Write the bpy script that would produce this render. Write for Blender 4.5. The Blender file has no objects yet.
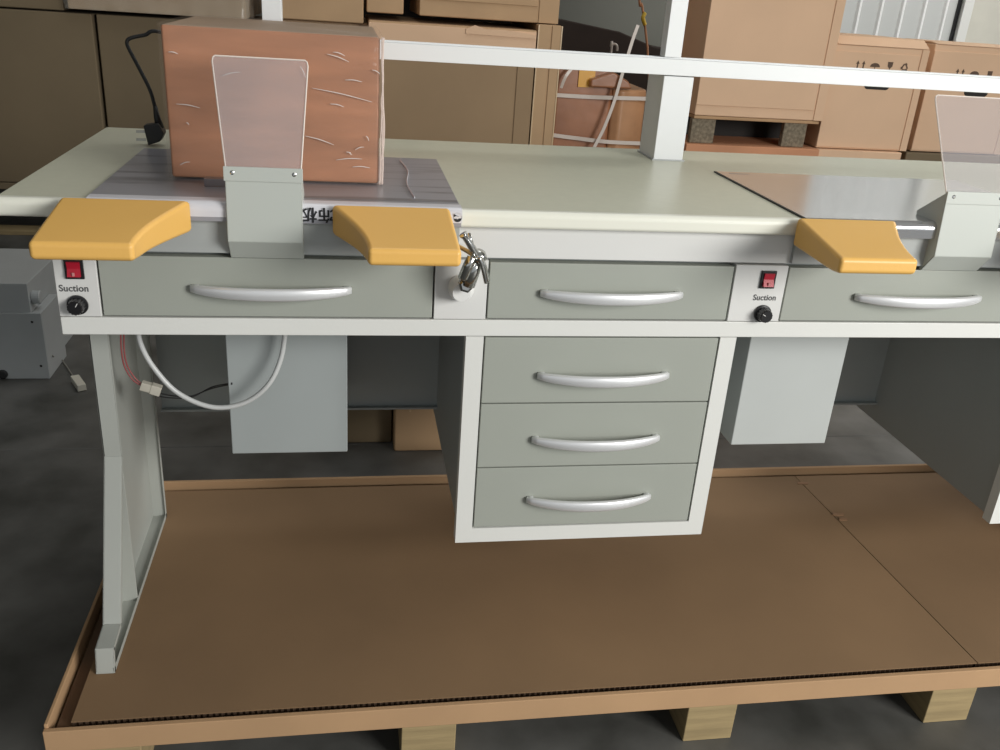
import bpy, bmesh, math, random
from mathutils import Vector, Matrix
random.seed(7)
SC = bpy.context.scene
COL = SC.collection
V = Vector

# ------------------------------------------------------------ materials
def mat(name, col, rough=0.5, metal=0.0, var=0.0, vscale=6.0, bump=0.0, bscale=40.0, coat=0.0, spec=0.5, col2=None, stretch=(1, 1, 1), lo=.35, hi=.7):
    m = bpy.data.materials.new(name); m.use_nodes = True
    nt = m.node_tree; b = nt.nodes['Principled BSDF']
    b.inputs['Base Color'].default_value = (*col, 1)
    b.inputs['Roughness'].default_value = rough
    b.inputs['Metallic'].default_value = metal
    b.inputs['Specular IOR Level'].default_value = spec
    b.inputs['Coat Weight'].default_value = coat
    tc = nt.nodes.new('ShaderNodeTexCoord'); mp = nt.nodes.new('ShaderNodeMapping')
    mp.inputs['Scale'].default_value = stretch
    nt.links.new(tc.outputs['Object'], mp.inputs['Vector'])
    if var or col2:
        n = nt.nodes.new('ShaderNodeTexNoise'); n.inputs['Scale'].default_value = vscale; n.inputs['Detail'].default_value = 6
        nt.links.new(mp.outputs['Vector'], n.inputs['Vector'])
        r = nt.nodes.new('ShaderNodeValToRGB'); r.color_ramp.elements[0].position = lo; r.color_ramp.elements[1].position = hi
        c2 = col2 or tuple(c * (1 - var) for c in col)
        r.color_ramp.elements[0].color = (*c2, 1); r.color_ramp.elements[1].color = (*col, 1)
        nt.links.new(n.outputs['Fac'], r.inputs['Fac']); nt.links.new(r.outputs['Color'], b.inputs['Base Color'])
    if bump:
        n2 = nt.nodes.new('ShaderNodeTexNoise'); n2.inputs['Scale'].default_value = bscale; n2.inputs['Detail'].default_value = 4
        nt.links.new(mp.outputs['Vector'], n2.inputs['Vector'])
        bp = nt.nodes.new('ShaderNodeBump'); bp.inputs['Strength'].default_value = bump; bp.inputs['Distance'].default_value = 0.004
        nt.links.new(n2.outputs['Fac'], bp.inputs['Height']); nt.links.new(bp.outputs['Normal'], b.inputs['Normal'])
    return m

def film(name, tint, alpha, rough=0.12, bump=0.6, bscale=14, stretch=(1, 1, 1)):
    """thin clear plastic: mostly transparent with glossy wrinkles"""
    m = mat(name, tint, rough, 0, bump=bump, bscale=bscale, stretch=stretch, spec=.6)
    m.node_tree.nodes['Principled BSDF'].inputs['Alpha'].default_value = alpha
    return m

M = {}
M['white'] = mat('white_enamel', (0.75, 0.755, 0.72), 0.42, var=.03, vscale=3, bump=.03, bscale=300)
M['panel'] = mat('panel_enamel', (0.70, 0.70, 0.68), 0.42, bump=.03, bscale=300)
M['drawer'] = mat('grey_drawer', (0.37, 0.39, 0.345), 0.45, var=.05, vscale=4, bump=.03, bscale=400)
M['tray'] = mat('grey_tray_front', (0.42, 0.44, 0.43), 0.4, var=.08, vscale=5, stretch=(1, 1, 6))
M['legm'] = mat('leg_enamel', (0.42, 0.435, 0.40), 0.45, var=.06, vscale=5)
M['side'] = mat('side_panel_enamel', (0.36, 0.39, 0.385), 0.45, var=.05)
M['hood'] = mat('hood_grey', (0.50, 0.53, 0.49), 0.42)
M['desk'] = mat('pale_green_laminate', (0.60, 0.60, 0.475), 0.32, var=.04, vscale=60, bump=.03, bscale=200)
M['alu'] = mat('brushed_aluminium', (0.84, 0.85, 0.86), 0.36, 0.45, stretch=(1, 1, 30), var=.06)
M['railw'] = mat('rail_white', (0.76, 0.78, 0.78), 0.4)
M['chrome'] = mat('chrome', (0.55, 0.55, 0.53), 0.16, 1.0)
M['steel'] = mat('steel_plate', (0.60, 0.61, 0.63), 0.16, 0.85, bump=.02, bscale=5)
M['filmed'] = mat('grey_filmed_steel', (0.34, 0.34, 0.37), 0.30, 0.15, col2=(0.20, 0.20, 0.22), vscale=5, stretch=(.6, 7, 1), lo=.36, hi=.46, bump=.1, bscale=30)
M['tape_white'] = mat('white_printed_film', (0.70, 0.70, 0.74), 0.3, var=.05, vscale=20)
M['ink'] = mat('black_ink', (0.015, 0.015, 0.018), 0.5)
M['ink_soft'] = mat('grey_ink', (0.09, 0.09, 0.09), 0.5)
M['yellow'] = mat('yellow_polyurethane', (0.86, 0.50, 0.13), 0.42, var=.04, vscale=3, bump=.04, bscale=250)
M['black'] = mat('black_plastic', (0.012, 0.012, 0.013), 0.28)
M['rubber'] = mat('black_rubber', (0.015, 0.015, 0.015), 0.5)
M['red'] = mat('red_translucent_plastic', (0.45, 0.01, 0.03), 0.4)
M['hose'] = mat('milky_tube', (0.55, 0.56, 0.55), 0.3)
M['connector'] = mat('ivory_plastic', (0.62, 0.59, 0.50), 0.4)
M['redwire'] = mat('red_wire', (0.35, 0.09, 0.09), 0.4)
M['copper'] = mat('brass', (0.62, 0.42, 0.18), 0.3, 0.9)
M['metalbox'] = mat('grey_sheet_steel', (0.42, 0.44, 0.44), 0.4, .0, var=.1)
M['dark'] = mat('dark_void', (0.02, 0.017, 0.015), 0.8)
M['card'] = mat('kraft_cardboard', (0.52, 0.34, 0.19), 0.8, var=.14, vscale=3, bump=.06, bscale=120)
M['card_pale'] = mat('pale_kraft_cardboard', (0.76, 0.51, 0.33), 0.8, var=.08, vscale=3, bump=.06, bscale=120)
M['card_orange'] = mat('reddish_cardboard', (0.62, 0.29, 0.15), 0.75, var=.2, vscale=4, bump=.1, bscale=60)
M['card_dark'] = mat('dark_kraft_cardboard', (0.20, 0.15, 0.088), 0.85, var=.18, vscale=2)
M['card_box'] = mat('wrapped_carton_face', (0.47, 0.205, 0.105), 0.5, var=.30, vscale=6, stretch=(1, 1, 5), bump=.12, bscale=18)
M['card_top'] = mat('wrapped_carton_top', (0.42, 0.29, 0.19), 0.6, var=.15, vscale=6)
M['card_mid'] = mat('brown_cardboard', (0.36, 0.245, 0.14), 0.85, var=.15, vscale=2)
M['sheet'] = mat('cardboard_sheet', (0.285, 0.175, 0.09), 0.85, var=.20, vscale=2.2, bump=.05, bscale=150)
M['rim'] = mat('cardboard_rim', (0.50, 0.31, 0.165), 0.8, var=.12, vscale=5)
M['flute'] = mat('corrugated_core', (0.10, 0.06, 0.035), 0.9)
M['wood'] = mat('raw_pallet_wood', (0.40, 0.30, 0.15), 0.85, var=.3, vscale=8, stretch=(1, 1, 8), bump=.15, bscale=40)
M['chip'] = mat('chipboard_block', (0.28, 0.23, 0.16), 0.95, var=.5, vscale=60, bump=.4, bscale=90)
M['strap'] = mat('pale_strap', (0.62, 0.54, 0.47), 0.35, var=.1)
M['tape'] = mat('tan_parcel_tape', (0.62, 0.46, 0.28), 0.25)
M['yel_tape'] = mat('yellow_parcel_tape', (0.70, 0.36, 0.05), 0.25)
M['grey_cloth'] = mat('grey_plaster', (0.22, 0.22, 0.19), 0.9, var=.1, vscale=1)
M['wallp'] = mat('pale_plaster', (0.66, 0.64, 0.56), 0.9, var=.10, vscale=4)
M['shutter'] = mat('white_corrugated_steel', (0.60, 0.61, 0.59), 0.35, .0)
M['doorframe'] = mat('door_frame_white', (0.80, 0.80, 0.76), 0.4)
M['ceil'] = mat('ceiling_grey', (0.45, 0.45, 0.43), 0.9)
M['floor'] = mat('dark_concrete', (0.145, 0.143, 0.134), 0.5, col2=(0.052, 0.052, 0.046), vscale=5.5, bump=.12, bscale=25, lo=.3, hi=.72)
M['scrap'] = mat('scrap_paper', (0.30, 0.17, 0.09), .8)
M['wrap'] = film('stretch_wrap', (0.80, 0.66, 0.56), 0.07, 0.10, 1.0, 9, (1, 1, 3.5))
M['wrap2'] = film('cloudy_stretch_wrap', (0.8, 0.74, 0.62), 0.22, 0.15, 1.0, 14)
# acrylic: clear with faint haze
M['acrylic'] = film('clear_acrylic', (0.58, 0.55, 0.57), 0.24, 0.10, .02, 5)
M['acrylic_edge'] = mat('acrylic_edge', (0.85, 0.76, 0.68), 0.25)

M['crease'] = film('wrap_crease_glint', (.95, .88, .84), .6, .1, 0, 60)
# ------------------------------------------------------------ mesh helpers
def B(): return bmesh.new()
def box(bm, x0, x1, y0, y1, z0, z1):
    vs = [bm.verts.new((x, y, z)) for z in (z0, z1) for y in (y0, y1) for x in (x0, x1)]
    for f in ((0, 2, 3, 1), (4, 5, 7, 6), (0, 1, 5, 4), (2, 6, 7, 3), (0, 4, 6, 2), (1, 3, 7, 5)):
        bm.faces.new([vs[i] for i in f])
    return bm
def prism(bm, pts, axis, a, b):
    """pts 2D outline, extruded along axis from a to b. axis x: pts=(y,z); y: (x,z); z: (x,y)"""
    def mk(p, t):
        return {'x': (t, p[0], p[1]), 'y': (p[0], t, p[1]), 'z': (p[0], p[1], t)}[axis]
    A = [bm.verts.new(mk(p, a)) for p in pts]; C = [bm.verts.new(mk(p, b)) for p in pts]
    bm.faces.new(A); bm.faces.new(C[::-1])
    n = len(pts)
    for i in range(n): bm.faces.new((A[i], C[i], C[(i + 1) % n], A[(i + 1) % n]))
    return bm
def loft(bm, rings, cap=True):
    R = [[bm.verts.new(p) for p in r] for r in rings]; n = len(R[0])
    for a, b in zip(R, R[1:]):
        for i in range(n): bm.faces.new((a[i], a[(i + 1) % n], b[(i + 1) % n], b[i]))
    if cap: bm.faces.new(R[0][::-1]); bm.faces.new(R[-1])
    return bm
def smooth_path(pts, k=6):
    pts = [V(p) for p in pts]
    if len(pts) < 3: return pts
    out = []
    for i in range(len(pts) - 1):
        p0 = pts[max(i - 1, 0)]; p1 = pts[i]; p2 = pts[i + 1]; p3 = pts[min(i + 2, len(pts) - 1)]
        for j in range(k):
            t = j / k
            out.append(0.5 * ((2 * p1) + (p2 - p0) * t + (2 * p0 - 5 * p1 + 4 * p2 - p3) * t * t + (3 * p1 - p0 - 3 * p2 + p3) * t ** 3))
    out.append(pts[-1]); return out
def tube(bm, pts, r, n=10, sm=True, flat=1.0):
    P = smooth_path(pts) if sm else [V(p) for p in pts]
    rings = []; up = V((0.13, 0.21, 0.97))
    for i, p in enumerate(P):
        d = (P[min(i + 1, len(P) - 1)] - P[max(i - 1, 0)]).normalized()
        a = up - d * up.dot(d)
        if a.length < .05: a = V((1, 0, 0)) - d * d.x
        a.normalize(); b = d.cross(a); up = a
        rr = r(i / (len(P) - 1)) if callable(r) else r
        rings.append([p + a * math.cos(2 * math.pi * j / n) * rr + b * math.sin(2 * math.pi * j / n) * rr * flat for j in range(n)])
    return loft(bm, rings)
def lathe(bm, c, d, prof, n=24):
    """prof: (distance along d, radius)"""
    c = V(c); d = V(d).normalized(); a = d.orthogonal().normalized(); b = d.cross(a)
    return loft(bm, [[c + d * t + (a * math.cos(2 * math.pi * j / n) + b * math.sin(2 * math.pi * j / n)) * r for j in range(n)] for t, r in prof])

WL = {}
def obj(name, bm, m, parent=None, bev=0.0, seg=2, smooth=False):
    if isinstance(bm, bmesh.types.BMesh):
        bmesh.ops.recalc_face_normals(bm, faces=bm.faces)
        me = bpy.data.meshes.new(name); bm.to_mesh(me); bm.free()
    else: me = bm
    xs = [v.co for v in me.vertices]
    lo = V([min(c[i] for c in xs) for i in range(3)]); hi = V([max(c[i] for c in xs) for i in range(3)])
    c = V(((lo.x + hi.x) / 2, (lo.y + hi.y) / 2, lo.z))
    for v in me.vertices: v.co -= c
    o = bpy.data.objects.new(name, me); COL.objects.link(o)
    for mm in (m if isinstance(m, (list, tuple)) else [m]): me.materials.append(mm)
    if smooth or bev:
        for p in me.polygons: p.use_smooth = True
    if parent: o.parent = parent; o.location = c - WL[parent.name]
    else: o.location = c
    WL[o.name] = c
    if bev:
        md = o.modifiers.new('bevel', 'BEVEL'); md.width = bev; md.segments = seg; md.limit_method = 'ANGLE'; md.angle_limit = math.radians(30)
        md.harden_normals = True
    return o
def thing(name, loc, label, cat, group=None):
    o = bpy.data.objects.new(name, None); COL.objects.link(o); o.location = loc; o.empty_display_size = .05
    WL[o.name] = V(loc); return tag(o, label, cat, group)
def tag(o, label, cat, group=None, kind=None):
    o['label'] = label; o['category'] = cat
    if group: o['group'] = group
    if kind: o['kind'] = kind
    return o
def struct(name, bm, m, bev=0):
    o = obj(name, bm, m, None, bev); o['kind'] = 'structure'; return o
def text_mesh(s, size, depth=.0004, space=1.0, bold=0.0):
    cu = bpy.data.curves.new('t', 'FONT'); cu.body = s; cu.size = size; cu.extrude = depth; cu.space_character = space
    cu.align_x = 'CENTER'; cu.align_y = 'CENTER'; cu.offset = bold
    o = bpy.data.objects.new('t', cu); COL.objects.link(o)
    bpy.context.view_layer.update()
    me = bpy.data.meshes.new_from_object(o.evaluated_get(bpy.context.evaluated_depsgraph_get()))
    bpy.data.objects.remove(o); return me
def place_text(name, s, size, c, parent, m, rot=0.0, normal='front', space=1.0, bold=0, sx=1.0, slant=0):
    me = text_mesh(s, size, space=space, bold=bold)
    cr, sr = math.cos(rot), math.sin(rot)
    for v in me.vertices:
        x, y, z = v.co
        x = x * sx + y * slant
        x, y = x * cr - y * sr, x * sr + y * cr
        if normal == 'front': v.co = V((x + c[0], c[1] - z, y + c[2]))
        else: v.co = V((x + c[0], y + c[1], z + c[2]))
    return obj(name, me, m, parent)

# ------------------------------------------------------------ camera
Rw = ((0.98552093, -0.15676171, 0.06460858), (-0.00354151, -0.39999918, -0.91650865), (0.16951684, 0.90300965, -0.39476274))
CAM = V((0.397, -1.267, 1.164)); FPX = 894.4
r0, r1, r2 = (V(r).normalized() for r in Rw)
cd = bpy.data.cameras.new('camera'); cam = bpy.data.objects.new('camera', cd); COL.objects.link(cam)
m3 = Matrix((r0, -r1, -r2)).transposed()
cam.matrix_world = Matrix.Translation(CAM) @ m3.to_4x4()
cd.sensor_width = 36; cd.lens = FPX / 1000 * 36; cd.clip_start = .02
SC.camera = cam
def px(u, v, ax, val):
    """a point of the photograph on the plane world[ax]=val (used to read positions off the photo)"""
    d = r0 * ((u - 500) / FPX) + r1 * ((v - 375) / FPX) + r2
    return CAM + d * ((val - CAM[ax]) / d[ax])

# ------------------------------------------------------------ the room
struct('floor', box(B(), -5, 10, -5, 6.6, -.1, 0), M['floor'])
bm = B()
for y in (.925, 3.4): box(bm, -5, 10, y, y + .004, .0, .0006)
struct('trim_floor_joint', bm, mat('joint_dust', (0.15, 0.148, 0.14), .9, var=.4, vscale=10))
struct('wall_back', box(B(), -5, 10, 6.6, 6.75, 0, 4.2), M['wallp'])
struct('wall_left', box(B(), -5.15, -5, -5, 6.75, 0, 4.2), M['grey_cloth'])
struct('ceiling', box(B(), -5.15, 10, -5, 6.75, 4.2, 4.3), M['ceil'])
struct('wall_partition', box(B(), -5, 4.0, 6.3, 6.4, 0, 4.2), M['grey_cloth'])
# folding steel door at the back right
bm = B(); xe = px(955, 20, 1, 6.5).x; x0 = xe - .205 * 9
box(bm, x0, xe, 6.52, 6.56, 0, 2.9)
for i in range(9):
    q = x0 + .205 * i + .10
    prism(bm, [(q - .022, 6.5199), (q - .008, 6.500), (q + .008, 6.500), (q + .022, 6.5199)], 'z', 0, 2.9)
x = xe
d1 = struct('door_1', bm, M['shutter'])
d1.data.materials.append(mat('shutter_rib_white', (.95, .95, .93), .4))
for p in d1.data.polygons:
    if all(d1.data.vertices[v].co.y + d1.location.y < 6.5199 + 1e-4 for v in p.vertices) and (p.center.y + d1.location.y) < 6.515: p.material_index = 1
bm = B(); box(bm, x + .03, x + .12, 6.46, 6.6, 0, 3.0)
obj('door_frame', bm, M['doorframe'], d1, .004)
bm = B(); box(bm, x + .002, x + .028, 6.50, 6.6, 0, 3.0); obj('door_seal', bm, M['black'], d1)

# ------------------------------------------------------------ pallet
ZS = .115
pal = thing('pallet', (1.3, .17, 0), 'wooden pallet with a low tan rim, carrying the grey and white workbench', 'pallet')
PX0, PX1, PY0, PY1 = -.047, 2.75, -.181, .527
bm = B(); box(bm, PX0 + .01, PX1 - .01, PY0 + .01, PY1 - .01, .078, .098); obj('deck', bm, mat('deck_board', (0.20, 0.12, 0.07), .8, var=.2), pal)
for nm, a in (('front_rim', (PX0, PX1, PY0, PY0 + .009, .0755, .1160)), ('rear_rim', (PX0, PX1, PY1 - .009, PY1, .077, .130))):
    obj(nm, box(B(), *a), M['rim'], pal, .0015)
for xa in (PX0, PX1 - .006): obj('side_rim', box(B(), xa, xa + .006, PY0 + .009, PY1 - .009, .0775, .1225), M['rim'], pal, .0015)
for x in (.482, .964, 1.420, 1.89, 2.33, .0):
    for y in (-.1805, .13, .42):
        obj('block', box(B(), x, x + .088, y, y + .09, 0, .078), M['wood'], pal, .002)
# cardboard sheets lying in the tray
def sheet(x00, x01, x10, x11, label):
    t = thing('cardboard_sheet', ((x00 + x01) / 2, .17, .098), label, 'cardboard sheet')
    def liner(z0, z1):
        return prism(B(), [(x00, -.162), (x01, -.162), (x11, .506), (x10, .506)], 'z', z0, z1)
    obj('top_liner', liner(.1135, .115), M['sheet'], t)
    obj('bottom_liner', liner(.0982, .0992), M['flute'], t)
    bm = B(); n = int((x01 - x00) / .0045)
    top = []; 
    for i in range(n + 1):
        x = x00 + (x01 - x00) * i / n; y = -.157 + (.0035 if i % 2 else 0)
        top.append((bm.verts.new((x, y, .0993)), bm.verts.new((x, y, .1134))))
    for a, b in zip(top, top[1:]): bm.faces.new((a[0], b[0], b[1], a[1]))
    box(bm, x00 + .003, x00 + .005, -.15, .5, .0993, .1134)
    obj('fluted_edge', bm, M['flute'], t)
sheet(-.012, 1.508, -.012, 1.482, 'large brown cardboard sheet under the bench, left of the slanting seam')
sheet(1.510, 2.70, 1.484, 2.70, 'brown cardboard sheet on the pallet, right of the slanting seam')
for (u, v, a, s) in ((803, 483, .6, .010), (838, 514, .9, .010), (843, 519, .2, .007)):
    p = px(u, v, 2, ZS + .001)
    bm = B(); q = [(p.x - s * 1.6, p.y - .004), (p.x + s, p.y - .006), (p.x + s * 1.5, p.y + .001), (p.x - s, p.y + .006)]
    prism(bm, q, 'z', ZS + .0003, ZS + .0018)
    lab = {803: 'small torn brown scrap on the cardboard near the rear rim', 838: 'larger torn curl of cardboard at the slanting seam', 843: 'tiny torn flake just right of the larger curl at the seam'}[u]
    tag(obj('cardboard_scrap', bm, M['scrap']), lab, 'scrap')

# ------------------------------------------------------------ workbench
bench = thing('workbench', (1.0, .2, ZS), 'long grey and white laboratory workbench with drawers and yellow armrests, on the pallet', 'workbench')
def P(name, bm, m, bev=0, par=bench, **k): return obj(name, bm, m, par, bev, **k)
BX1 = 2.034; ZR = .675; ZD = .872
# desktop with rounded front edge
def rounded_front(y0, y1, z0, z1, r, n=6):
    pts = [(y1, z0), (y1, z1)]
    for i in range(n + 1):
        a = math.pi / 2 + (math.pi / 2) * i / n; pts.append((y0 + r + math.cos(a) * r, z1 - r + math.sin(a) * r))
    for i in range(n + 1):
        a = math.pi + (math.pi / 2) * i / n; pts.append((y0 + r * .6 + math.cos(a) * r * .6, z0 + r * .6 + math.sin(a) * r * .6))
    return pts
P('desktop', prism(B(), rounded_front(-.014, .603, .8475, ZD, .009), 'x', -.058, 2.10), M['desk'], .002)
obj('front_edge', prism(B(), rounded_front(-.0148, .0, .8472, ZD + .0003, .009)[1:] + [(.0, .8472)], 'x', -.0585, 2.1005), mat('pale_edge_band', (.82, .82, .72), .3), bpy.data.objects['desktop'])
# carcass
bm = B(); box(bm, .003, BX1 - .003, .022, .56, ZR + .003, .8465)
P('carcass', bm, M['side'], .002)
P('apron', box(B(), .0, BX1, .004, .022, .798, .8465), M['panel'], .001)
for a, b in ((0, .056), (.527, .606), (.9965, 1.084), (1.553, 1.618), (2.006, BX1)): P('column_panel', box(B(), a, b, .0, .0215, .7025, .7955), M['panel'], .001)
P('front_rail', box(B(), 0, BX1, 0, .0215, ZR, .7015), M['white'], .0015)
for a in (.06, 1.085): P('tray_front', box(B(), a, a + .5, -.004, .0038, .800, .8465), M['tray'], .001)

def handle(cx, cz, L, par, y0=0.0):
    bm = B(); rings = []; N = 26
    for i in range(N + 1):
        t = -1 + 2 * i / N
        y = y0 - .004 - .026 * (1 - abs(t) ** 2.2) ; x = cx + t * L / 2
        e = 1 - abs(t) ** 14
        h = (.0066 + .0028 * (1 - t * t)) * (.72 + .28 * e); th = .0048 * (.7 + .3 * e)
        ring = []
        for j in range(12):
            a = 2 * math.pi * j / 12
            ring.append((x, y + math.copysign(abs(math.cos(a)) ** .8, math.cos(a)) * th, cz + math.copysign(abs(math.sin(a)) ** .6, math.sin(a)) * h))
        rings.append(ring)
    loft(bm, rings)
    for s in (-1, 1): box(bm, cx + s * L * .47 - .005, cx + s * L * .47 + .005, y0 - .006, y0 + .001, cz - .005, cz + .005)
    return obj('handle', bm, M['alu'], par, smooth=True)
def drawer(x0, x1, z0, z1, hx, hz, L=.226):
    d = P('drawer', box(B(), x0, x1, .0008, .0195, z0, z1), M['drawer'], .0012)
    handle(hx, hz, L, d)
drawer(.0585, .5245, .7040, .7925, .2925, .7475)
drawer(.6085, .9940, .7040, .7925, .8005, .7465)
drawer(1.0865, 1.5505, .7040, .7925, 1.3195, .7465)
drawer(1.6205, 2.0035, .7040, .7925, 1.812, .7465)
for ox in (0, 1.0145):
    s0, s1 = .578 + ox, 1.018 + ox
    bm = B(); box(bm, s0 + .008, s1 - .008, .022, .505, .306, ZR - .001)
    cab = P('drawer_cabinet', bm, M['side'], .0015)
    bm = B()
    box(bm, s0, s0 + .0275, 0, .0215, .300, ZR - .0004); box(bm, s1 - .0275, s1, 0, .0215, .300, ZR - .0004)
    box(bm, s0 + .0275, s1 - .0275, 0, .0215, .300, .3275)
    obj('cabinet_frame', bm, M['white'], cab)
    a, b = s0 + .0300, s1 - .0300
    for z0, z1, hz in ((.5610, .6728, .6100), (.4445, .5590, .4965), (.3295, .4425, .3830)):
        drawer(a, b, z0, z1, .8025 + ox, hz, .217)
P('back_panel', box(B(), .031, BX1, .440, .444, .347, ZR), M['side'], .001)
P('back_panel_lip', box(B(), .031, BX1, .428, .4395, .345, .349), M['side'])
# legs: folded sheet panels
def leg(x0, flip=1):
    prof = [(.122, ZR), (.122, .411), (.002, .163), (-.052, .158), (-.062, ZS + .0006), (.405, ZS + .0006), (.405, ZR)]
    w = .0275 * flip; t = .0025
    bm = B(); prism(bm, prof, 'x', x0, x0 + t * flip)
    n = len(prof)
    cy, cz = .25, .35
    for i in range(n - 1):
        (ya, za), (yb, zb) = prof[i], prof[i + 1]
        d = V((yb - ya, zb - za)).normalized(); nr = V((-d.y, d.x))
        nr = nr * .003
        prism(bm, [(ya, za), (yb, zb), (yb + nr.x, max(zb + nr.y, ZS + .0007)), (ya + nr.x, max(za + nr.y, ZS + .0006))], 'x', x0, x0 + w)
        nl = nr * (3.2 if i > 3 else 2.4)
        prism(bm, [(ya, za), (yb, zb), (yb + nl.x, max(zb + nl.y, ZS + .0007)), (ya + nl.x, za + nl.y)], 'x', x0 + w, x0 + w + .0012 * flip)
    # return lip and inner upright
    prism(bm, [(.122, .411), (.1245, .411), (.1245, ZS + .003), (.122, ZS + .003)], 'x', x0, x0 + w)
    return P('leg', bm, M['legm'], .0006)
leg(0.0); leg(BX1, -1)
# suction boxes under the frame
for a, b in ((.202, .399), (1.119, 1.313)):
    P('suction_unit', box(B(), a, b, .15, .425, .397, ZR - .001), mat('suction_enamel', (0.36, 0.39, 0.385) if a < 1 else (.50, .525, .51), .42, var=.05), .002)  # same enamel twice: the left unit's deeper shade is put into its colour
# back tower, rail and posts
P('post_base', box(B(), 1.003, 1.064, .470, .566, ZD, 1.0325), M['railw'], .0015)
P('post_foot', box(B(), 1.0, 1.067, .467, .569, ZD, ZD + .0025), M['metalbox'])
bm = B(); box(bm, .22, 2.08, .470, .505, 1.034, 1.0635)
box(bm, .22, 2.08, .476, .479, 1.0635, 1.0660); box(bm, .22, 2.08, .498, .501, 1.0635, 1.0660)
P('rail', bm, M['railw'], .001)
P('post', box(B(), 1.0, 1.033, .473, .503, 1.0665, 1.62), M['railw'], .001)
P('post', box(B(), .2535, .287, .470, .503, 1.0665, 1.62), M['railw'], .001)
bm = B(); box(bm, .2535, .287, .473, .503, ZD, 1.0335); P('post', bm, M['railw'], .001)
P('rail', box(B(), .22, 2.08, .470, .505, 1.62, 1.65), M['railw'], .001)

# switches, knobs, lettering
for i, (sx, kx, kz, tx) in enumerate(((.0275, .0262, .7205, .0235), (1.0520, 1.0535, .7165, 1.0530))):
    sz = .7730
    sw = P('switch', box(B(), sx - .0125, sx + .0125, -.0035, 0, sz - .0145, sz + .0145), M['black'], .001)
    bm = B(); prism(bm, [(-.0035, sz - .0105), (-.0085, sz - .0100), (-.0048, sz + .001), (-.0065, sz + .0105), (-.0035, sz + .0108)], 'x', sx - .0085, sx + .0085)
    obj('rocker', bm, M['red'], sw)
    bm = B(); box(bm, sx - .0015, sx + .0015, -.0094, -.0079, sz - .0085, sz - .0035); obj('rocker_mark', bm, mat('pink_mark', (.6, .25, .25), .4), sw)
    bm = B(); lathe(bm, (kx, 0, kz), (0, -1, 0), [(0, .0135), (.002, .0145), (.004, .0140), (.0045, .0115)], 28)
    k = 14; R = []
    for tt, rr in ((.0045, .0118), (.017, .0105), (.0185, .0092)):
        R.append([(kx + math.cos(2 * math.pi * j / 42) * rr * (1 - .07 * (j % 3 == 0)), -tt, kz + math.sin(2 * math.pi * j / 42) * rr * (1 - .07 * (j % 3 == 0))) for j in range(42)])
    loft(bm, R); kn = P('knob', bm, M['black'])
    bm = B(); a = math.radians(150 if i else 60)
    tube(bm, [(kx + math.cos(a) * .003, -.0187, kz + math.sin(a) * .003), (kx + math.cos(a) * .0088, -.0187, kz + math.sin(a) * .0088)], .0006, 6, False)
    obj('pointer', bm, M['panel'], kn)
    place_text('lettering', 'Suction', .0135, (tx, -.0003, .7440 if i == 0 else .7425), bench, M['ink_soft'], space=1.05, bold=.00018, sx=.92)

# gas tap between the first two drawers
tx, tz = .5665, .7535
tap = P('gas_tap', lathe(B(), (tx, 0, tz), (-.1, -1, .06), [(0, .0195), (.008, .0195), (.014, .0185), (.022, .0150), (.028, .0138), (.034, .0130)], 28), mat('white_plastic', (.82, .82, .80), .3), smooth=False)
c = px(465, 284, 1, -.034)
bm = B(); lathe(bm, c, (0, -1, .15), [(-.004, .0105), (.002, .0105), (.0035, .0085), (.008, .0085), (.010, .011), (.014, .011), (.016, .0075)], 6)
obj('hex_nut', bm, M['chrome'], tap)
a = px(467, 284, 1, -.040); b = px(478, 258, 1, -.046); cc = px(470, 238, 1, -.052)
bm = B(); tube(bm, [a, a.lerp(b, .5), b], lambda t: .0125 - .0035 * t, 14, False)
lathe(bm, b, b - a, [(-.004, .0108), (.004, .0118), (.008, .0108), (.012, .0065)], 16)
tube(bm, [px(463, 278, 1, -.05), px(468, 266, 1, -.058), px(472, 258, 1, -.055)], .0075, 10)
obj('tap_body', bm, M['chrome'], tap, smooth=True)
bm = B(); tube(bm, [px(487, 281, 1, -.048), px(484, 268, 1, -.056), px(480, 257, 1, -.058)], lambda t: .0070 - .0022 * t, 10, flat=.6)
obj('lever', bm, M['chrome'], tap, smooth=True)
bm = B(); tube(bm, [px(477, 256, 1, -.05), px(471, 246, 1, -.055), px(463, 234, 1, -.058)], lambda t: .0062 - .0022 * t + (.002 if t > .85 else 0), 12)
tube(bm, [px(469, 233, 1, -.05), px(473, 246, 1, -.052)], .0022, 8)
obj('nozzle', bm, M['chrome'], tap, smooth=True)
bm = B(); tube(bm, [px(476, 257, 1, -.048), px(467, 251, 1, -.046), px(458, 246, 1, -.040)], .0032, 10)
obj('brass_spindle', bm, M['copper'], tap, smooth=True)

# steel work plates let into the desktop front
def plate(x0, x1, y1, m):
    r = .012; z1 = ZD + .0022; y0 = -.0165
    out = [(y1, z1)] + [(y0 + r + math.cos(math.pi / 2 + math.pi / 2 * i / 8) * r, z1 - r + math.sin(math.pi / 2 + math.pi / 2 * i / 8) * r) for i in range(9)] + [(y0, .8485)]
    inn = [(y0 + .0018, .8485)] + [(y0 + r + math.cos(math.pi - math.pi / 2 * i / 8) * (r - .0018), z1 - r + math.sin(math.pi - math.pi / 2 * i / 8) * (r - .0018)) for i in range(9)] + [(y1, ZD + .0004)]
    return P('work_plate', prism(B(), out + inn, 'x', x0, x1), m)
pl = plate(.055, .560, .378, M['filmed'])
pr = plate(1.092, 1.597, .360, M['steel'])
# black joint at the left edge of the bare plate
obj('plate_joint', box(B(), 1.0875, 1.0915, -.004, .360, ZD + .0002, ZD + .0024), M['rubber'], pr)
obj('pencil_mark', box(B(), 1.11, 1.15, .340, .3415, ZD + .0022, ZD + .0025), M['ink_soft'], pr)
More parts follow.
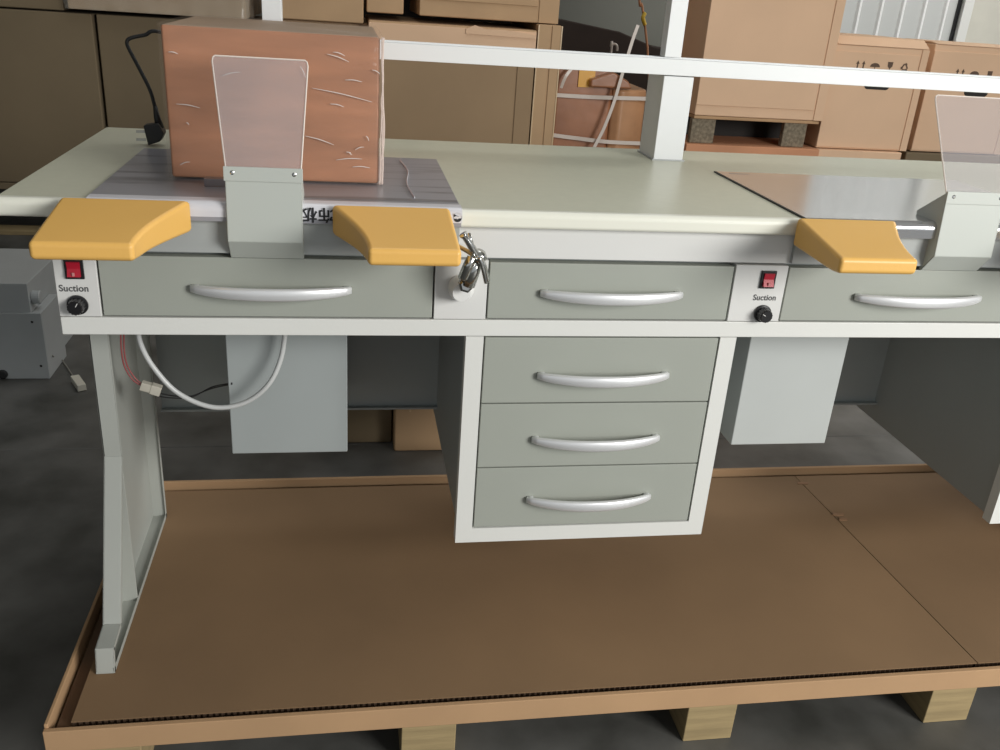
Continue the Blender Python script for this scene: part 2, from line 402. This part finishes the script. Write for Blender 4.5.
# printed film strip over the front edge of the wrapped plate
r = .0126; z1 = ZD + .0028; y0 = -.0171
out = [(.012, z1)] + [(y0 + r + math.cos(math.pi / 2 + math.pi / 2 * i / 8) * r, z1 - r + math.sin(math.pi / 2 + math.pi / 2 * i / 8) * r) for i in range(9)] + [(y0, .8545)]
inn = [(y, z) for y, z in ((y0 + .0003, .8545),)] + [(y0 + r + math.cos(math.pi - math.pi / 2 * i / 8) * (r - .0003), z1 - r + math.sin(math.pi - math.pi / 2 * i / 8) * (r - .0003)) for i in range(9)] + [(.012, z1 - .0003)]
obj('film_strip', prism(B(), out + inn, 'x', .056, .561), M['tape_white'], pl)
obj('film_line', box(B(), .30, .559, .026, .040, ZD + .0023, ZD + .0027), mat('printed_band', (.22, .21, .215), .4, var=.25, vscale=18, stretch=(1, .3, 1)), pl)
place_text('lettering', '装饰板', .0225, (.3725, y0 - .0003, .8625), pl, M['ink'], rot=math.pi, space=1.0, bold=.0003, sx=1.22)
place_text('lettering', 'e', .024, (.5545, y0 - .0003, .8610), pl, M['ink'], rot=math.pi, bold=.0010)
# crumpled wrap seam lines on the film
bm = B(); tube(bm, [(.492, .345, ZD + .004), (.500, .25, ZD + .0035), (.492, .14, ZD + .004), (.497, .045, ZD + .0038)], .0016, 6, flat=.5)
obj('film_crease', bm, M['tape_white'], pl)
# little steel clip next to the hood
bm = B(); p = px(204, 179, 2, ZD + .012)
box(bm, p.x, p.x + .034, p.y - .004, p.y - .002, ZD + .0025, ZD + .013); box(bm, p.x, p.x + .034, p.y - .004, p.y + .012, ZD + .0122, ZD + .0135)
P('clip', bm, mat('clip_steel', (.22, .19, .19), .3, .4), .0005)

# dust hoods with acrylic shields
def hood(x0, x1, x0t=None, x1t=None):
    prof = [(-.019, .9235), (-.027, .8235), (-.003, .7935), (.002, .7935), (.046, .879)]
    t = .002
    bm = B()
    # hollow folded sheet: front, chin, and the two cheeks
    prism(bm, [(-.019, .9235), (-.027, .8235), (-.025, .8235), (-.017, .9235)], 'x', x0, x1)
    prism(bm, [(-.027, .8235), (-.003, .7935), (-.001, .795), (-.025, .8245)], 'x', x0, x1)
    for a in (x0, x1 - t): prism(bm, prof, 'x', a, a + t)
    prism(bm, [(-.017, .9235), (.046, .879), (.0445, .8775), (-.018, .921)], 'x', x0 + t, x1 - t)
    h = P('dust_hood', bm, M['hood'], .0008)
    bm = B(); prism(bm, [(-.0215, .9245), (-.0229, .9055), (-.0205, .9055), (-.0191, .9245)], 'x', x0 - .0015, x1 + .0015)
    obj('clamp_plate', bm, M['hood'], h, .0006)
    for sx in (x0 + .010, x1 - .010):
        bm = B(); lathe(bm, (sx, -.0205, .9165), (0, -1, .08), [(0, .0034), (.0016, .0030), (.0022, .0016)], 12)
        obj('screw', bm, M['chrome'], h)
    # shield
    cx = (x0 + x1) / 2; wb, wt = (x1 - x0) / 2 - .001, .0635
    yb, zb, yt, zt = -.016, .921, .046, 1.0585
    def pt(s, v, off=0): 
        w = wb + (wt - wb) * v
        return V((cx - .004 * v + s * w, yb + (yt - yb) * v + off, zb + (zt - zb) * v))
    def ring(off, shrink=0):
        o = []
        o += [pt(-1, 0, off), pt(-1, .95, off)]
        o += [pt(-.975, .985, off), pt(-.93, 1, off), pt(.93, 1, off), pt(.975, .985, off)]
        o += [pt(1, .95, off), pt(1, 0, off)]
        return o
    bm = B(); loft(bm, [ring(0), ring(.003)])
    sh = obj('shield', bm, M['acrylic'], h)
    bm = B(); pth = ring(.0015); tube(bm, pth, .0011, 6, False); obj('shield_edge', bm, M['acrylic_edge'], h)
hood(.2375, .3385); hood(1.3110, 1.4120)

# yellow armrests
def armrest(xs, flip):
    """xs: x of the straight outer side at the back; flip=1 straight side on the left"""
    N = 14; W = .165
    def outline(sc):
        L = [(0, 0)] ; 
        return L
    rings = []
    # stations from back (y=-.0) to front (y=-.15): left x, right x, top z, bottom z
    for i in range(N + 1):
        t = i / N; y = -.0185 - .146 * t
        xl = -.001 * t
        # concave inner side
        xr = W - .047 * math.sin(math.pi * t / 2) ** 1.05
        if t > .9: xr -= .0
        zt = .8775 - .0225 * t; zb = .834 - .0045 * t
        if t > .75: zb += .004 * ((t - .75) / .25) ** 2
        rings.append([(xl, y, zb), (xr, y, zb), (xr, y, zt), (xl, y, zt)])
    bm = B()
    loft(bm, [[((xs + flip * a), b, c) for a, b, c in r] for r in rings])
    # inner upper edge is chamfered toward the user
    o = P('armrest', bm, M['yellow'], .006, seg=4)
    return o
armrest(.027, 1); armrest(.5425, -1); armrest(1.0710, 1); armrest(1.615, -1)
for x in (.09, .44, 1.14, 1.50): P('armrest_bracket', box(B(), x, x + .05, -.06, .004, .826, .8335), M['metalbox'])

# hose and wiring
bm = B(); tube(bm, [px(137, 325, 1, .11), px(141, 345, 1, .11), px(154, 368, 1, .11), px(178, 393, 1, .11), px(212, 407, 1, .11), px(244, 403, 1, .11), px(268, 385, 1, .11), px(281, 358, 1, .12), px(286, 325, 1, .125)], .0042, 10)
P('hose', bm, M['hose'], smooth=True)
bm = B()
tube(bm, [px(121, 325, 1, .20), px(121, 345, 1, .20), px(124, 365, 1, .20), px(132, 379, 1, .2), px(142, 386, 1, .2)], .0014, 6)
tube(bm, [px(124, 325, 1, .20), px(124, 348, 1, .20), px(127, 365, 1, .20), px(135, 378, 1, .2), px(142, 384, 1, .2)], .0014, 6)
P('red_wire', bm, M['redwire'], smooth=True)
bm = B()
tube(bm, [px(158, 393, 1, .2), px(175, 396, 1, .2), px(192, 396, 1, .2), px(210, 389, 1, .2), px(232, 384, 1, .149)], .0013, 6)
tube(bm, [px(158, 396, 1, .2), px(172, 398, 1, .2), px(192, 397, 1, .2), px(212, 387, 1, .2), px(232, 383, 1, .149)], .0011, 6)
P('black_wire', bm, M['rubber'], smooth=True)
p0 = px(141, 385, 1, .2); p1 = px(161, 391, 1, .2); d = (p1 - p0).normalized(); u = V((0, 0, 1)); n_ = d.cross(u).normalized(); u = n_.cross(d)
def obox(bm, a, b, up, w, h):
    d = (b - a).normalized(); s = d.cross(up).normalized(); up = s.cross(d)
    return loft(bm, [[c + s * i * w + up * j * h for i, j in ((-1, -1), (1, -1), (1, 1), (-1, 1))] for c in (a, b)])
bm = B(); obox(bm, p0, p0.lerp(p1, .55), V((0, 0, 1)), .006, .0075); obox(bm, p0.lerp(p1, .5), p1, V((0, 0, 1)), .007, .0085)
P('wire_connector', bm, M['connector'], .0008)

# ------------------------------------------------------------ wrapped carton on the desktop
bx = thing('wrapped_carton', (.297, .29, ZD + .003), 'reddish-brown cardboard box in clear stretch wrap, standing on the desktop behind the left shield', 'box')
x0, x1, y0, y1, z0, z1 = .1425, .4475, .131, .445, ZD + .0045, 1.0895
o = obj('carton', box(B(), x0, x1, y0, y1, z0, z1), [M['card_box'], M['card_top']], bx, .004, 3)
for p in o.data.polygons:
    if p.normal.z > .9: p.material_index = 1
bm = B(); e = .0035
n = 14
# wrap: a slightly wavy skin around the carton
def skin(bm, x0, x1, y0, y1, z0, z1, amp, n=16, mz=8, top=True):
    per = []
    for i in range(n): per.append((x0 + (x1 - x0) * i / n, y0, 0))
    for i in range(n): per.append((x1, y0 + (y1 - y0) * i / n, 1))
    for i in range(n): per.append((x1 - (x1 - x0) * i / n, y1, 2))
    for i in range(n): per.append((x0, y1 - (y1 - y0) * i / n, 3))
    dirs = [(0, -1), (1, 0), (0, 1), (-1, 0)]
    rows = []
    for k in range(mz + 1):
        z = z0 + (z1 - z0) * k / mz; row = []
        for (x, y, s) in per:
            a = abs(random.gauss(0, 1)) * amp; row.append(bm.verts.new((x + dirs[s][0] * a, y + dirs[s][1] * a, z)))
        rows.append(row)
    L = len(per)
    for a, b in zip(rows, rows[1:]):
        for i in range(L): bm.faces.new((a[i], a[(i + 1) % L], b[(i + 1) % L], b[i]))
    if top: bm.faces.new(rows[-1])
skin(bm, x0 - e, x1 + e, y0 - e, y1 + .001, z0, z1 + .002, .0009)
obj('stretch_wrap', bm, M['wrap'], bx, smooth=True)
bm = B()   # bunched wrap at the right front corner
for k in range(5):
    x = x1 + .003 + random.uniform(-.002, .003)
    tube(bm, [(x + random.uniform(-.002, .002), y0 - .003, z0 + (z1 - z0) * j / 7) for j in range(8)], .0011, 5)
obj('wrap_fold', bm, film('wrap_edge', (.95, .80, .72), .55, .15, .5, 60), bx, smooth=True)
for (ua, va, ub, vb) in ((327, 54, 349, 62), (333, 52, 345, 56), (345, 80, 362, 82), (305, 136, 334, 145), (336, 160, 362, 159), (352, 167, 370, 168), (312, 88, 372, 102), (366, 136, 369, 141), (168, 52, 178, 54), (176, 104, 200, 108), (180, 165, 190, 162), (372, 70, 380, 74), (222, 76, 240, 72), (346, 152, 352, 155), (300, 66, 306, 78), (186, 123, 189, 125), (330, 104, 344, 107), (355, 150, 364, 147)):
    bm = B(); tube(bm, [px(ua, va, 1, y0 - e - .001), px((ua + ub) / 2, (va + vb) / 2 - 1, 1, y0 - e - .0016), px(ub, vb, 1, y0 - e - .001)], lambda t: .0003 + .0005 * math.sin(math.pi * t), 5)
    obj('wrap_crease_glint', bm, M['crease'], bx, smooth=True)  # pale threads: glints on the wrap's wrinkles put in as colour

# power cord lying beside the box
cord = thing('power_cord', (.10, .42, ZD), 'black power cord with a three-pin plug, left of the wrapped box on the desktop', 'cord')
Yc = .425
pa = px(151, 141, 1, Yc); pb = px(161, 125, 1, Yc); pc = px(156, 107, 1, Yc)
pa.z = ZD + .016
bm = B(); q = [(143, 126), (158, 124), (164, 134), (160, 142), (148, 146)]
pts = [px(u, v, 1, Yc - .015) for u, v in q]
zmin = min(p.z for p in pts); dz = ZD + .001 - zmin
pts = [p + V((0, 0, max(dz, 0))) for p in pts]
prism(bm, [(p.x, p.z) for p in pts], 'y', Yc - .015, Yc + .012)
obj('plug', bm, M['rubber'], cord, .002)
for i, v in enumerate((132, 140)):
    a_ = px(146, v, 1, Yc - .008 + .012 * i) + V((0, 0, max(dz, 0))); bm = B(); obox(bm, a_, a_ + V((-.016, -.002, .0)), V((0, 0, 1)), .0008, .0022)
    obj('pin', bm, M['chrome'], cord)
bm = B(); tube(bm, [px(160, 128, 1, Yc), px(157, 117, 1, Yc), px(155, 106, 1, Yc)], lambda t: .0075 - .004 * t, 10, sm=False)
obj('strain_relief', bm, M['rubber'], cord, smooth=True)
bm = B(); tube(bm, [px(155, 107, 1, Yc), px(150, 90, 1, Yc), px(139, 68, 1, Yc + .01), px(129, 49, 1, Yc + .02), px(127, 42, 1, Yc + .025), px(131, 38, 1, Yc + .028), px(145, 35, 1, .458), px(160, 32, 1, .460), V((.175, .470, 1.03)), V((.180, .50, .98)), V((.17, .52, ZD + .02)), V((.15, .53, ZD + .0045)), V((.11, .54, ZD + .0045))], .0032, 8)
obj('cable', bm, M['rubber'], cord, smooth=True)

# ------------------------------------------------------------ floor items, left
mb = thing('steel_enclosure', (-.65, 1.5, 0), 'grey sheet-steel box on the dark floor at the far left, left of the bench', 'metal box')
bm = B(); box(bm, -.95, -.512, 1.386, 1.75, 0, .297)
obj('casing', bm, M['metalbox'], mb, .002)
bm = B(); box(bm, -.95, -.484, 1.380, 1.3855, .0, .209); box(bm, -.511, -.484, 1.3855, 1.56, .0, .209)
obj('cover', bm, M['metalbox'], mb, .0015)
bm = B(); lathe(bm, px(3, 374, 1, 1.380), (0, -1, 0), [(0, .014), (.006, .014), (.008, .010)], 20)
obj('grommet', bm, M['rubber'], mb)
bm = B(); lathe(bm, px(33, 297, 0, -.511), (1, 0, 0), [(0, .02), (.020, .02), (.022, .017)], 20)
obj('spigot', bm, M['metalbox'], mb)
for (u, v) in ((32, 322), (41, 366)):
    bm = B(); lathe(bm, px(u, v, 1, 1.380), (0, -1, 0), [(0, .004), (.0015, .003)], 10); obj('screw', bm, M['dark'], mb)
fc = thing('sensor_lead', (-.43, 1.35, 0), 'thin grey lead ending in a white connector on the floor, right of the steel box', 'cable')
bm = B(); tube(bm, [V((-.478, 1.42, .055)), px(50, 353, 2, .05), px(60, 358, 2, .012), px(67, 367, 2, .004), px(74, 378, 2, .005)], .0022, 6)
obj('lead', bm, mat('grey_lead', (.22, .21, .18), .5), fc, smooth=True)
bm = B(); a_ = px(75, 378, 2, .012); b_ = px(82, 388, 2, .012); obox(bm, a_, b_, V((0, 0, 1)), .012, .010)
obj('connector', bm, M['connector'], fc, .0015)

# ------------------------------------------------------------ cartons
def carton(x0, x1, y0, y1, z0, z1, label, m='card', name='carton', group=None, flap=0.0, edges=(), tapes=(), lid=None, gap=.004):
    t = thing(name, ((x0 + x1) / 2, (y0 + y1) / 2, z0), label, 'box', group)
    obj('body', box(B(), x0, x1, y0, y1, z0, z1), M[m], t, .006)
    if flap:   # front flap with a visible joint along left/right/bottom
        l, r_, b_, tp = flap
        obj('front_flap', box(B(), x0 + l, x1 - r_, y0 - .006, y0 - .0005, z0 + b_, z1 - tp), M[m], t, .002)
    if flap and .03 < flap[1] < .2:
        obj('side_strip', box(B(), x1 - flap[1] + .007, x1 - .001, y0 - .006, y0 - .0005, z0 + .002, z1 - .002), M[m], t, .001)
    for (a, b, c, d) in edges:   # narrow crease shadows: real grooves between raised strips
        obj('crease_strip', box(B(), a, b, y0 - .007, y0 - .0005, c, d), M[m], t)
    for (a, b, c, d) in tapes:
        obj('tape', box(B(), a, b, y0 - .0018, y0 - .0005, c, d), M['tape'], t)
    return t
# left stack
def pallet_small(x0, x1, y0, y1, z0, z1, label, wood='chip', xs=None, group=None, top='rim'):
    t = thing('pallet', ((x0 + x1) / 2, (y0 + y1) / 2, z0), label, 'pallet', group)
    obj('deck', box(B(), x0, x1, y0, y1, z1 - .03, z1), M[top], t, .003)
    obj('base_board', box(B(), x0, x1, y0, y0 + .1, z0, z0 + .022), M['wood'], t, .003)
    for x in (xs or (x0, (x0 + x1) / 2 - .06, x1 - .12)):
        obj('block', box(B(), x, x + .12, y0 + .003, y0 + .12, z0 + .022, z1 - .03), M[wood], t, .003)
        obj('block', box(B(), x, x + .12, y1 - .12, y1, z0, z1 - .03), M[wood], t, .003)
    return t
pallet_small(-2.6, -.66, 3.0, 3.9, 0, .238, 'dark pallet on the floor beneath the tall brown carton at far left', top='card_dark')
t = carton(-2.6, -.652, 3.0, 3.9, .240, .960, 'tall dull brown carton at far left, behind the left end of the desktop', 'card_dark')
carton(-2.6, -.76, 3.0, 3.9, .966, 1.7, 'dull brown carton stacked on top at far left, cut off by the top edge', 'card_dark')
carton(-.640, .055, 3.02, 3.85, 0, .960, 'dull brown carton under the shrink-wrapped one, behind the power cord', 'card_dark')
t = carton(-.735, -.02, 2.97, 3.85, .976, 1.5, 'brown carton in glossy shrink wrap at the top left edge of the photo', 'card_mid')
bm = B(); skin(bm, -.743, -.012, 2.962, 3.86, .978, 1.51, .006, 30, 20); obj('stretch_wrap', bm, M['wrap2'], t, smooth=True)
# middle row behind the wrapped box and the rail
def W(u, v, Y=3.0): return px(u, v, 1, Y)
carton(.06, .50, 3.10, 3.8, 0, .985, 'brown carton hidden mostly behind the reddish wrapped box', 'card')
carton(.065, .478, 3.02, 3.6, .987, 1.14, 'short brown carton just left of the dark gap, behind the left post', 'card')
carton(.515, 1.256, 3.00, 3.75, 0, .885, 'wide brown carton seen under the rail, between the wrapped box and the narrow upright carton', 'card_mid', flap=(0.0, .085, .0, .0))
t = thing('carton_tray', (.88, 3.3, .887), 'long shallow cardboard tray with a crushed edge, just above the rail', 'box')
obj('body', box(B(), .500, 1.255, 2.99, 3.7, .887, 1.005), M['card'], t, .006)
bm = B(); box(bm, .500, 1.253, 2.984, 2.9885, .887, .998); obj('front_lip', bm, M['card_pale'], t, .002)
bm = B(); prism(bm, [(.93, .995), (.97, 1.012), (1.02, .998), (1.10, 1.0), (1.2, .992), (1.25, .986), (1.25, .97), (.93, .975)], 'y', 2.978, 2.984); obj('crushed_flap', bm, M['card_pale'], t)
tt = px(537, 38, 1, 2.97)
nc = carton(1.262, 1.372, 3.0, 3.75, .0, 1.032, 'narrow upright brown carton with pale corner edges, left of the strapped bundle', 'card', flap=(.0, .052, 0, 0))
for xx in (1.2605, 1.368): obj('pale_edge', box(B(), xx, xx + .006, 2.9905, 2.9935, .0, 1.03), M['tape'], nc, .001)
carton(.725, 1.362, 3.05, 3.7, 1.035, 1.55, 'large brown carton at the top edge, right of the black gap', 'card', flap=(.02, .10, .07, .0))
carton(.492, .655, 3.05, 3.7, 1.035, 1.6, 'brown carton at the top edge, left of the black gap', 'card')
dk = thing('dark_filler', (.75, 4.1, 0), 'black crate added for the deep shade in the gap between the two top cartons', 'filler')  # added black block, stands in for the gap's deep shade
obj('body', box(B(), .35, 1.30, 3.9, 4.4, 0, 1.7), mat('gap_black', (.012, .010, .009), .8), dk, .004)
# small cartons on the floor behind the bench
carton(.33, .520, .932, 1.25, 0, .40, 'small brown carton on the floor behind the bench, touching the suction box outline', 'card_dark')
carton(.523, .72, .880, 1.25, 0, .42, 'small tan carton with a pale tape stripe on the floor behind the drawer cabinet', 'card', tapes=((.562, .567, .12, .40),))

# strapped bundle
M['bundle'] = mat('glossy_wrapped_cardboard', (0.40, 0.17, 0.08), 0.3, var=.35, vscale=5, bump=.3, bscale=12)
M['bundle_pale'] = mat('glossy_tan_cardboard', (0.58, 0.31, 0.16), 0.3, var=.3, vscale=5, bump=.3, bscale=12)
sb = thing('strapped_bundle', (1.62, 3.4, 0), 'reddish carton bundle bound with pale straps, left of the white post', 'bundle')
obj('carton', box(B(), 1.39, 1.68, 3.12, 3.6, .0, .89), M['bundle'], sb, .02, 3)
bm = B(); prism(bm, [(1.68, 3.13), (1.72, 3.10), (1.80, 3.12), (1.87, 3.18), (1.88, 3.6), (1.68, 3.6)], 'z', 0, .76); obj('carton', bm, M['bundle_pale'], sb, .015)
bm = B(); prism(bm, [(1.55, .80), (1.66, .84), (1.74, .80), (1.76, .765), (1.55, .765)], 'y', 3.07, 3.12); obj('wrap_bulge', bm, M['bundle'], sb, .01, 3)
obj('tape', box(B(), 1.50, 1.58, 3.112, 3.119, .76, .885), M['yel_tape'], sb)
def strap(pts, w=.011):
    bm = B(); P_ = smooth_path([px(u, v, 1, Y) for u, v, Y in pts]); rings = []
    for i, p in enumerate(P_):
        d = (P_[min(i + 1, len(P_) - 1)] - P_[max(i - 1, 0)]).normalized(); s = d.cross(V((0, 1, 0))).normalized() * w
        rings.append([p + s + V((0, -.002, 0)), p - s + V((0, -.002, 0)), p - s + V((0, .002, 0)), p + s + V((0, .002, 0))])
    loft(bm, rings); return obj('strap', bm, M['strap'], sb)
strap([(556, 95, 3.09), (590, 97, 3.085), (620, 98, 3.06), (660, 99, 3.08)], .009)
strap([(552, 135, 3.09), (575, 138, 3.085), (610, 142, 3.06), (660, 144, 3.08)], .009)
strap([(638, 25, 3.05), (632, 42, 3.05), (622, 75, 3.05), (614, 102, 3.05), (604, 128, 3.05), (593, 150, 3.05), (583, 175, 3.06)], .0075)
strap([(574, 66, 3.08), (566, 76, 3.07), (561, 88, 3.08)], .007)
# filler block for the dark area, and a hanging yellow tie in the gap
dc = thing('dark_filler', (2.3, 5.2, 0), 'dark brown crate standing for the dark area left of the white post', 'filler')
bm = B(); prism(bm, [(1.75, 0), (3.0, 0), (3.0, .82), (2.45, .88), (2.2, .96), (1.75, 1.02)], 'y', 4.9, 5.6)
obj('body', bm, mat('dark_brown_fill', (.045, .028, .02), .8, var=.2), dc, .01)
hc = thing('hanging_cord', (2.6, 4.3, 0), 'thin brown cord with a yellow tie, hanging left of the white post', 'cord')
c0 = [px(u, v, 1, 4.3) for u, v in ((636, -200), (639, -10), (642, 5), (646, 35), (648, 60), (649, 120))]
c0.append(V((c0[-1].x, 4.3, .01)))
bm = B(); tube(bm, c0, .007, 6); obj('cord', bm, M['card_orange'], hc, smooth=True)
bm = B(); tube(bm, [px(645, 13, 1, 4.29), px(643, 18, 1, 4.285), px(645, 25, 1, 4.29)], .012, 8); obj('yellow_tie', bm, mat('yellow_tie', (.75, .5, .05), .4), hc, smooth=True)
kc = thing('clip_hook', px(612, 50, 1, 4.6), 'small pale hook beside the strap, above the rail', 'hook')
kc.location.z = 0; WL[kc.name] = V(kc.location)
c1 = [px(u, v, 1, 4.6) for u, v in ((611, 53), (611, 47), (614, 44), (617, 46), (617, 51))]
bm = B(); tube(bm, [V((c1[0].x, 4.6, .01)), c1[0], *c1[1:]], .008, 8); obj('hook', bm, M['strap'], kc, smooth=True)

# tall carton on a pallet, right of the post
YR = 3.0
xa = px(694, 118, 1, YR).x; xb = px(820, 118, 1, YR).x
carton(xa - .03, 2.735, YR - .06, 3.9, 0, .440, 'low carton under the block pallet, seen just above the desktop edge', 'card_orange')
pp = thing('block_pallet', ((xa + xb) / 2, 3.4, .44), 'pallet with speckled chipboard blocks under the tall orange-brown carton', 'pallet')
obj('base_board', box(B(), xa - .03, 2.735, YR - .03, 3.9, .4415, .535), M['card_orange'], pp, .004)
for u0, u1 in ((692, 716), (785, 808)):
    A = px(u0, 128, 1, YR).x; Bx = px(u1, 128, 1, YR).x
    obj('block', box(B(), A, Bx, YR + .01, YR + .045, .536, .652), M['chip'], pp, .004)
    obj('block', box(B(), A, Bx, 3.78, 3.9, .536, .652), M['chip'], pp, .004)
obj('gap_backing', box(B(), xa, xb, YR + .30, YR + .32, .536, .652), M['dark'], pp)  # dark sheet added for the shade between the blocks
obj('deck', box(B(), xa, xb, YR, 3.9, .6525, .667), M['rim'], pp, .003)
carton(xa - .0, xb + .012, YR, 3.30, .668, 1.75, 'tall orange-brown carton on chipboard blocks, right of the white post', 'card_pale', flap=(.0, .055, .05, .0))
# right-hand cartons with handling marks
def marked_carton(ua, ub, Y, zb, label, marks, hole, dep=.6, fh=.04):
    xA = px(ua, 90, 1, Y).x; xB = px(ub, 95, 1, Y).x
    zt = px(ua + 10, 44, 1, Y).z
    t = carton(xA, xB, Y, Y + dep, zb, zt, label, 'card_pale', flap=(.0, .045, .008, .03))
    # shallow top flap folded over
    bm = B(); prism(bm, [(Y - .004, zt + .001), (Y + dep, zt + .001), (Y + dep, zt + fh), (Y + .06, zt + fh)], 'x', xA + .01, xB)
    obj('top_flap', bm, M['card_pale'], t, .004)
    yf = Y - .0066
    f = px
    for k, (u, v) in enumerate(marks):
        c = px(u, v, 1, yf); bm = B(); s = .0155
        def disk(pts): prism(bm, [(c.x + a * s, c.z + b * s) for a, b in pts], 'y', yf - .001, yf)
        if k == 0:   # this-way-up arrows
            for o_ in (-1.0, 1.0):
                disk([(o_ - .22, -1.6), (o_ + .22, -1.6), (o_ + .22, .3), (o_ + .6, .3), (o_, 1.3), (o_ - .6, .3), (o_ - .22, .3)])
            disk([(-1.7, -2.1), (1.7, -2.1), (1.7, -1.75), (-1.7, -1.75)])
        elif k == 1:  # umbrella
            disk([(math.cos(a) * 1.7, -.3 + math.sin(a) * 1.2) for a in [math.pi * i / 10 for i in range(11)]])
            disk([(-.12, -2.0), (.12, -2.0), (.12, -.3), (-.12, -.3)])
        elif k == 2:  # fragile glass
            disk([(-.9, 1.2), (.9, 1.2), (.8, -.1), (.15, -.8), (-.15, -.8), (-.8, -.1)])
            disk([(-.12, -1.7), (.12, -1.7), (.12, -.8), (-.12, -.8)]); disk([(-.7, -2.0), (.7, -2.0), (.7, -1.7), (-.7, -1.7)])
        else:  # triangle of turning arrows
            for r_ in range(3):
                a = math.radians(90 + 120 * r_); a2 = math.radians(90 + 120 * (r_ + 1))
                pA = V((math.cos(a), math.sin(a))) * 1.5; pB = V((math.cos(a2), math.sin(a2))) * 1.5
                dd = (pB - pA).normalized(); nn = V((-dd.y, dd.x)) * .22
                pA = pA + dd * .5; pB2 = pB - dd * .8
                disk([tuple(pA + nn), tuple(pA - nn), tuple(pB2 - nn), tuple(pB2 + nn)])
                disk([tuple(pB2 + nn * 2.4), tuple(pB2 - nn * 2.4), tuple(pB2 + dd * .7)])
        obj('handling_mark', bm, mat('brown_print', (.11, .065, .04), .7), t)
    c = px(*hole, 1, yf); bm = B(); w = .068; h = .020
    prism(bm, [(c.x + math.copysign(w - h, math.cos(a)) + math.cos(a) * h, c.z + math.sin(a) * h) for a in [2 * math.pi * (i + .5) / 20 for i in range(20)]], 'y', yf - .0008, yf + .001)
    obj('hand_hole', bm, M['dark'], t)
    return t
marked_carton(827.0, 919, 3.03, .535, 'tan carton with handling marks and hand hole, directly right of the tall carton', [(860.5, 65), (875, 66), (890, 66), (904.5, 67.5)], (877, 85.5))
marked_carton(925, 1016, 3.12, .525, 'tan carton with handling marks at the right edge, behind the right shield', [(960, 73), (974.5, 74), (989.5, 75), (1004, 76)], (976, 92.5), .30, .012)
xA = 2.745; xB = px(903, 150, 1, 3.0).x
carton(xA, xB, 3.0, 3.7, 0, .532, 'pale low carton under the first marked carton, just above the desktop edge', 'card_pale', flap=(0, .47 * (xB - xA), 0, 0))
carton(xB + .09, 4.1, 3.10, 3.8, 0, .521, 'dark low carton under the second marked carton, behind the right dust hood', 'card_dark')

# ------------------------------------------------------------ light
w = bpy.data.worlds.new('world'); SC.world = w; w.use_nodes = True
bg = w.node_tree.nodes['Background']; bg.inputs['Color'].default_value = (0.92, 0.96, 1.0, 1); bg.inputs['Strength'].default_value = .50
def area(name, loc, target, sx, sy, power, col):
    l = bpy.data.lights.new(name, 'AREA'); l.shape = 'RECTANGLE'; l.size = sx; l.size_y = sy; l.energy = power; l.color = col
    o = bpy.data.objects.new(name, l); COL.objects.link(o); o.location = loc
    o.rotation_euler = (V(target) - V(loc)).to_track_quat('-Z', 'Y').to_euler(); return o
area('daylight_gateway', (3.5, -3.2, 1.9), (.9, .3, .7), 1.8, 1.5, 190, (1.0, .985, .95))
area('overhead_fill', (6.2, 4.0, 4.1), (4.6, 5.4, .9), 3, 3, 230, (1.0, .99, .96))  # unseen lamp added to brighten the door and back right
area('overhead_fill', (1.0, 1.6, 4.1), (1.0, 1.6, 0), 2.4, 2.0, 35, (.97, .99, 1.0))

SC.view_settings.view_transform = 'Standard'; SC.view_settings.look = 'None'
SC.view_settings.gamma = 1.0; SC.view_settings.use_curve_mapping = False; SC.view_settings.exposure = 0.0
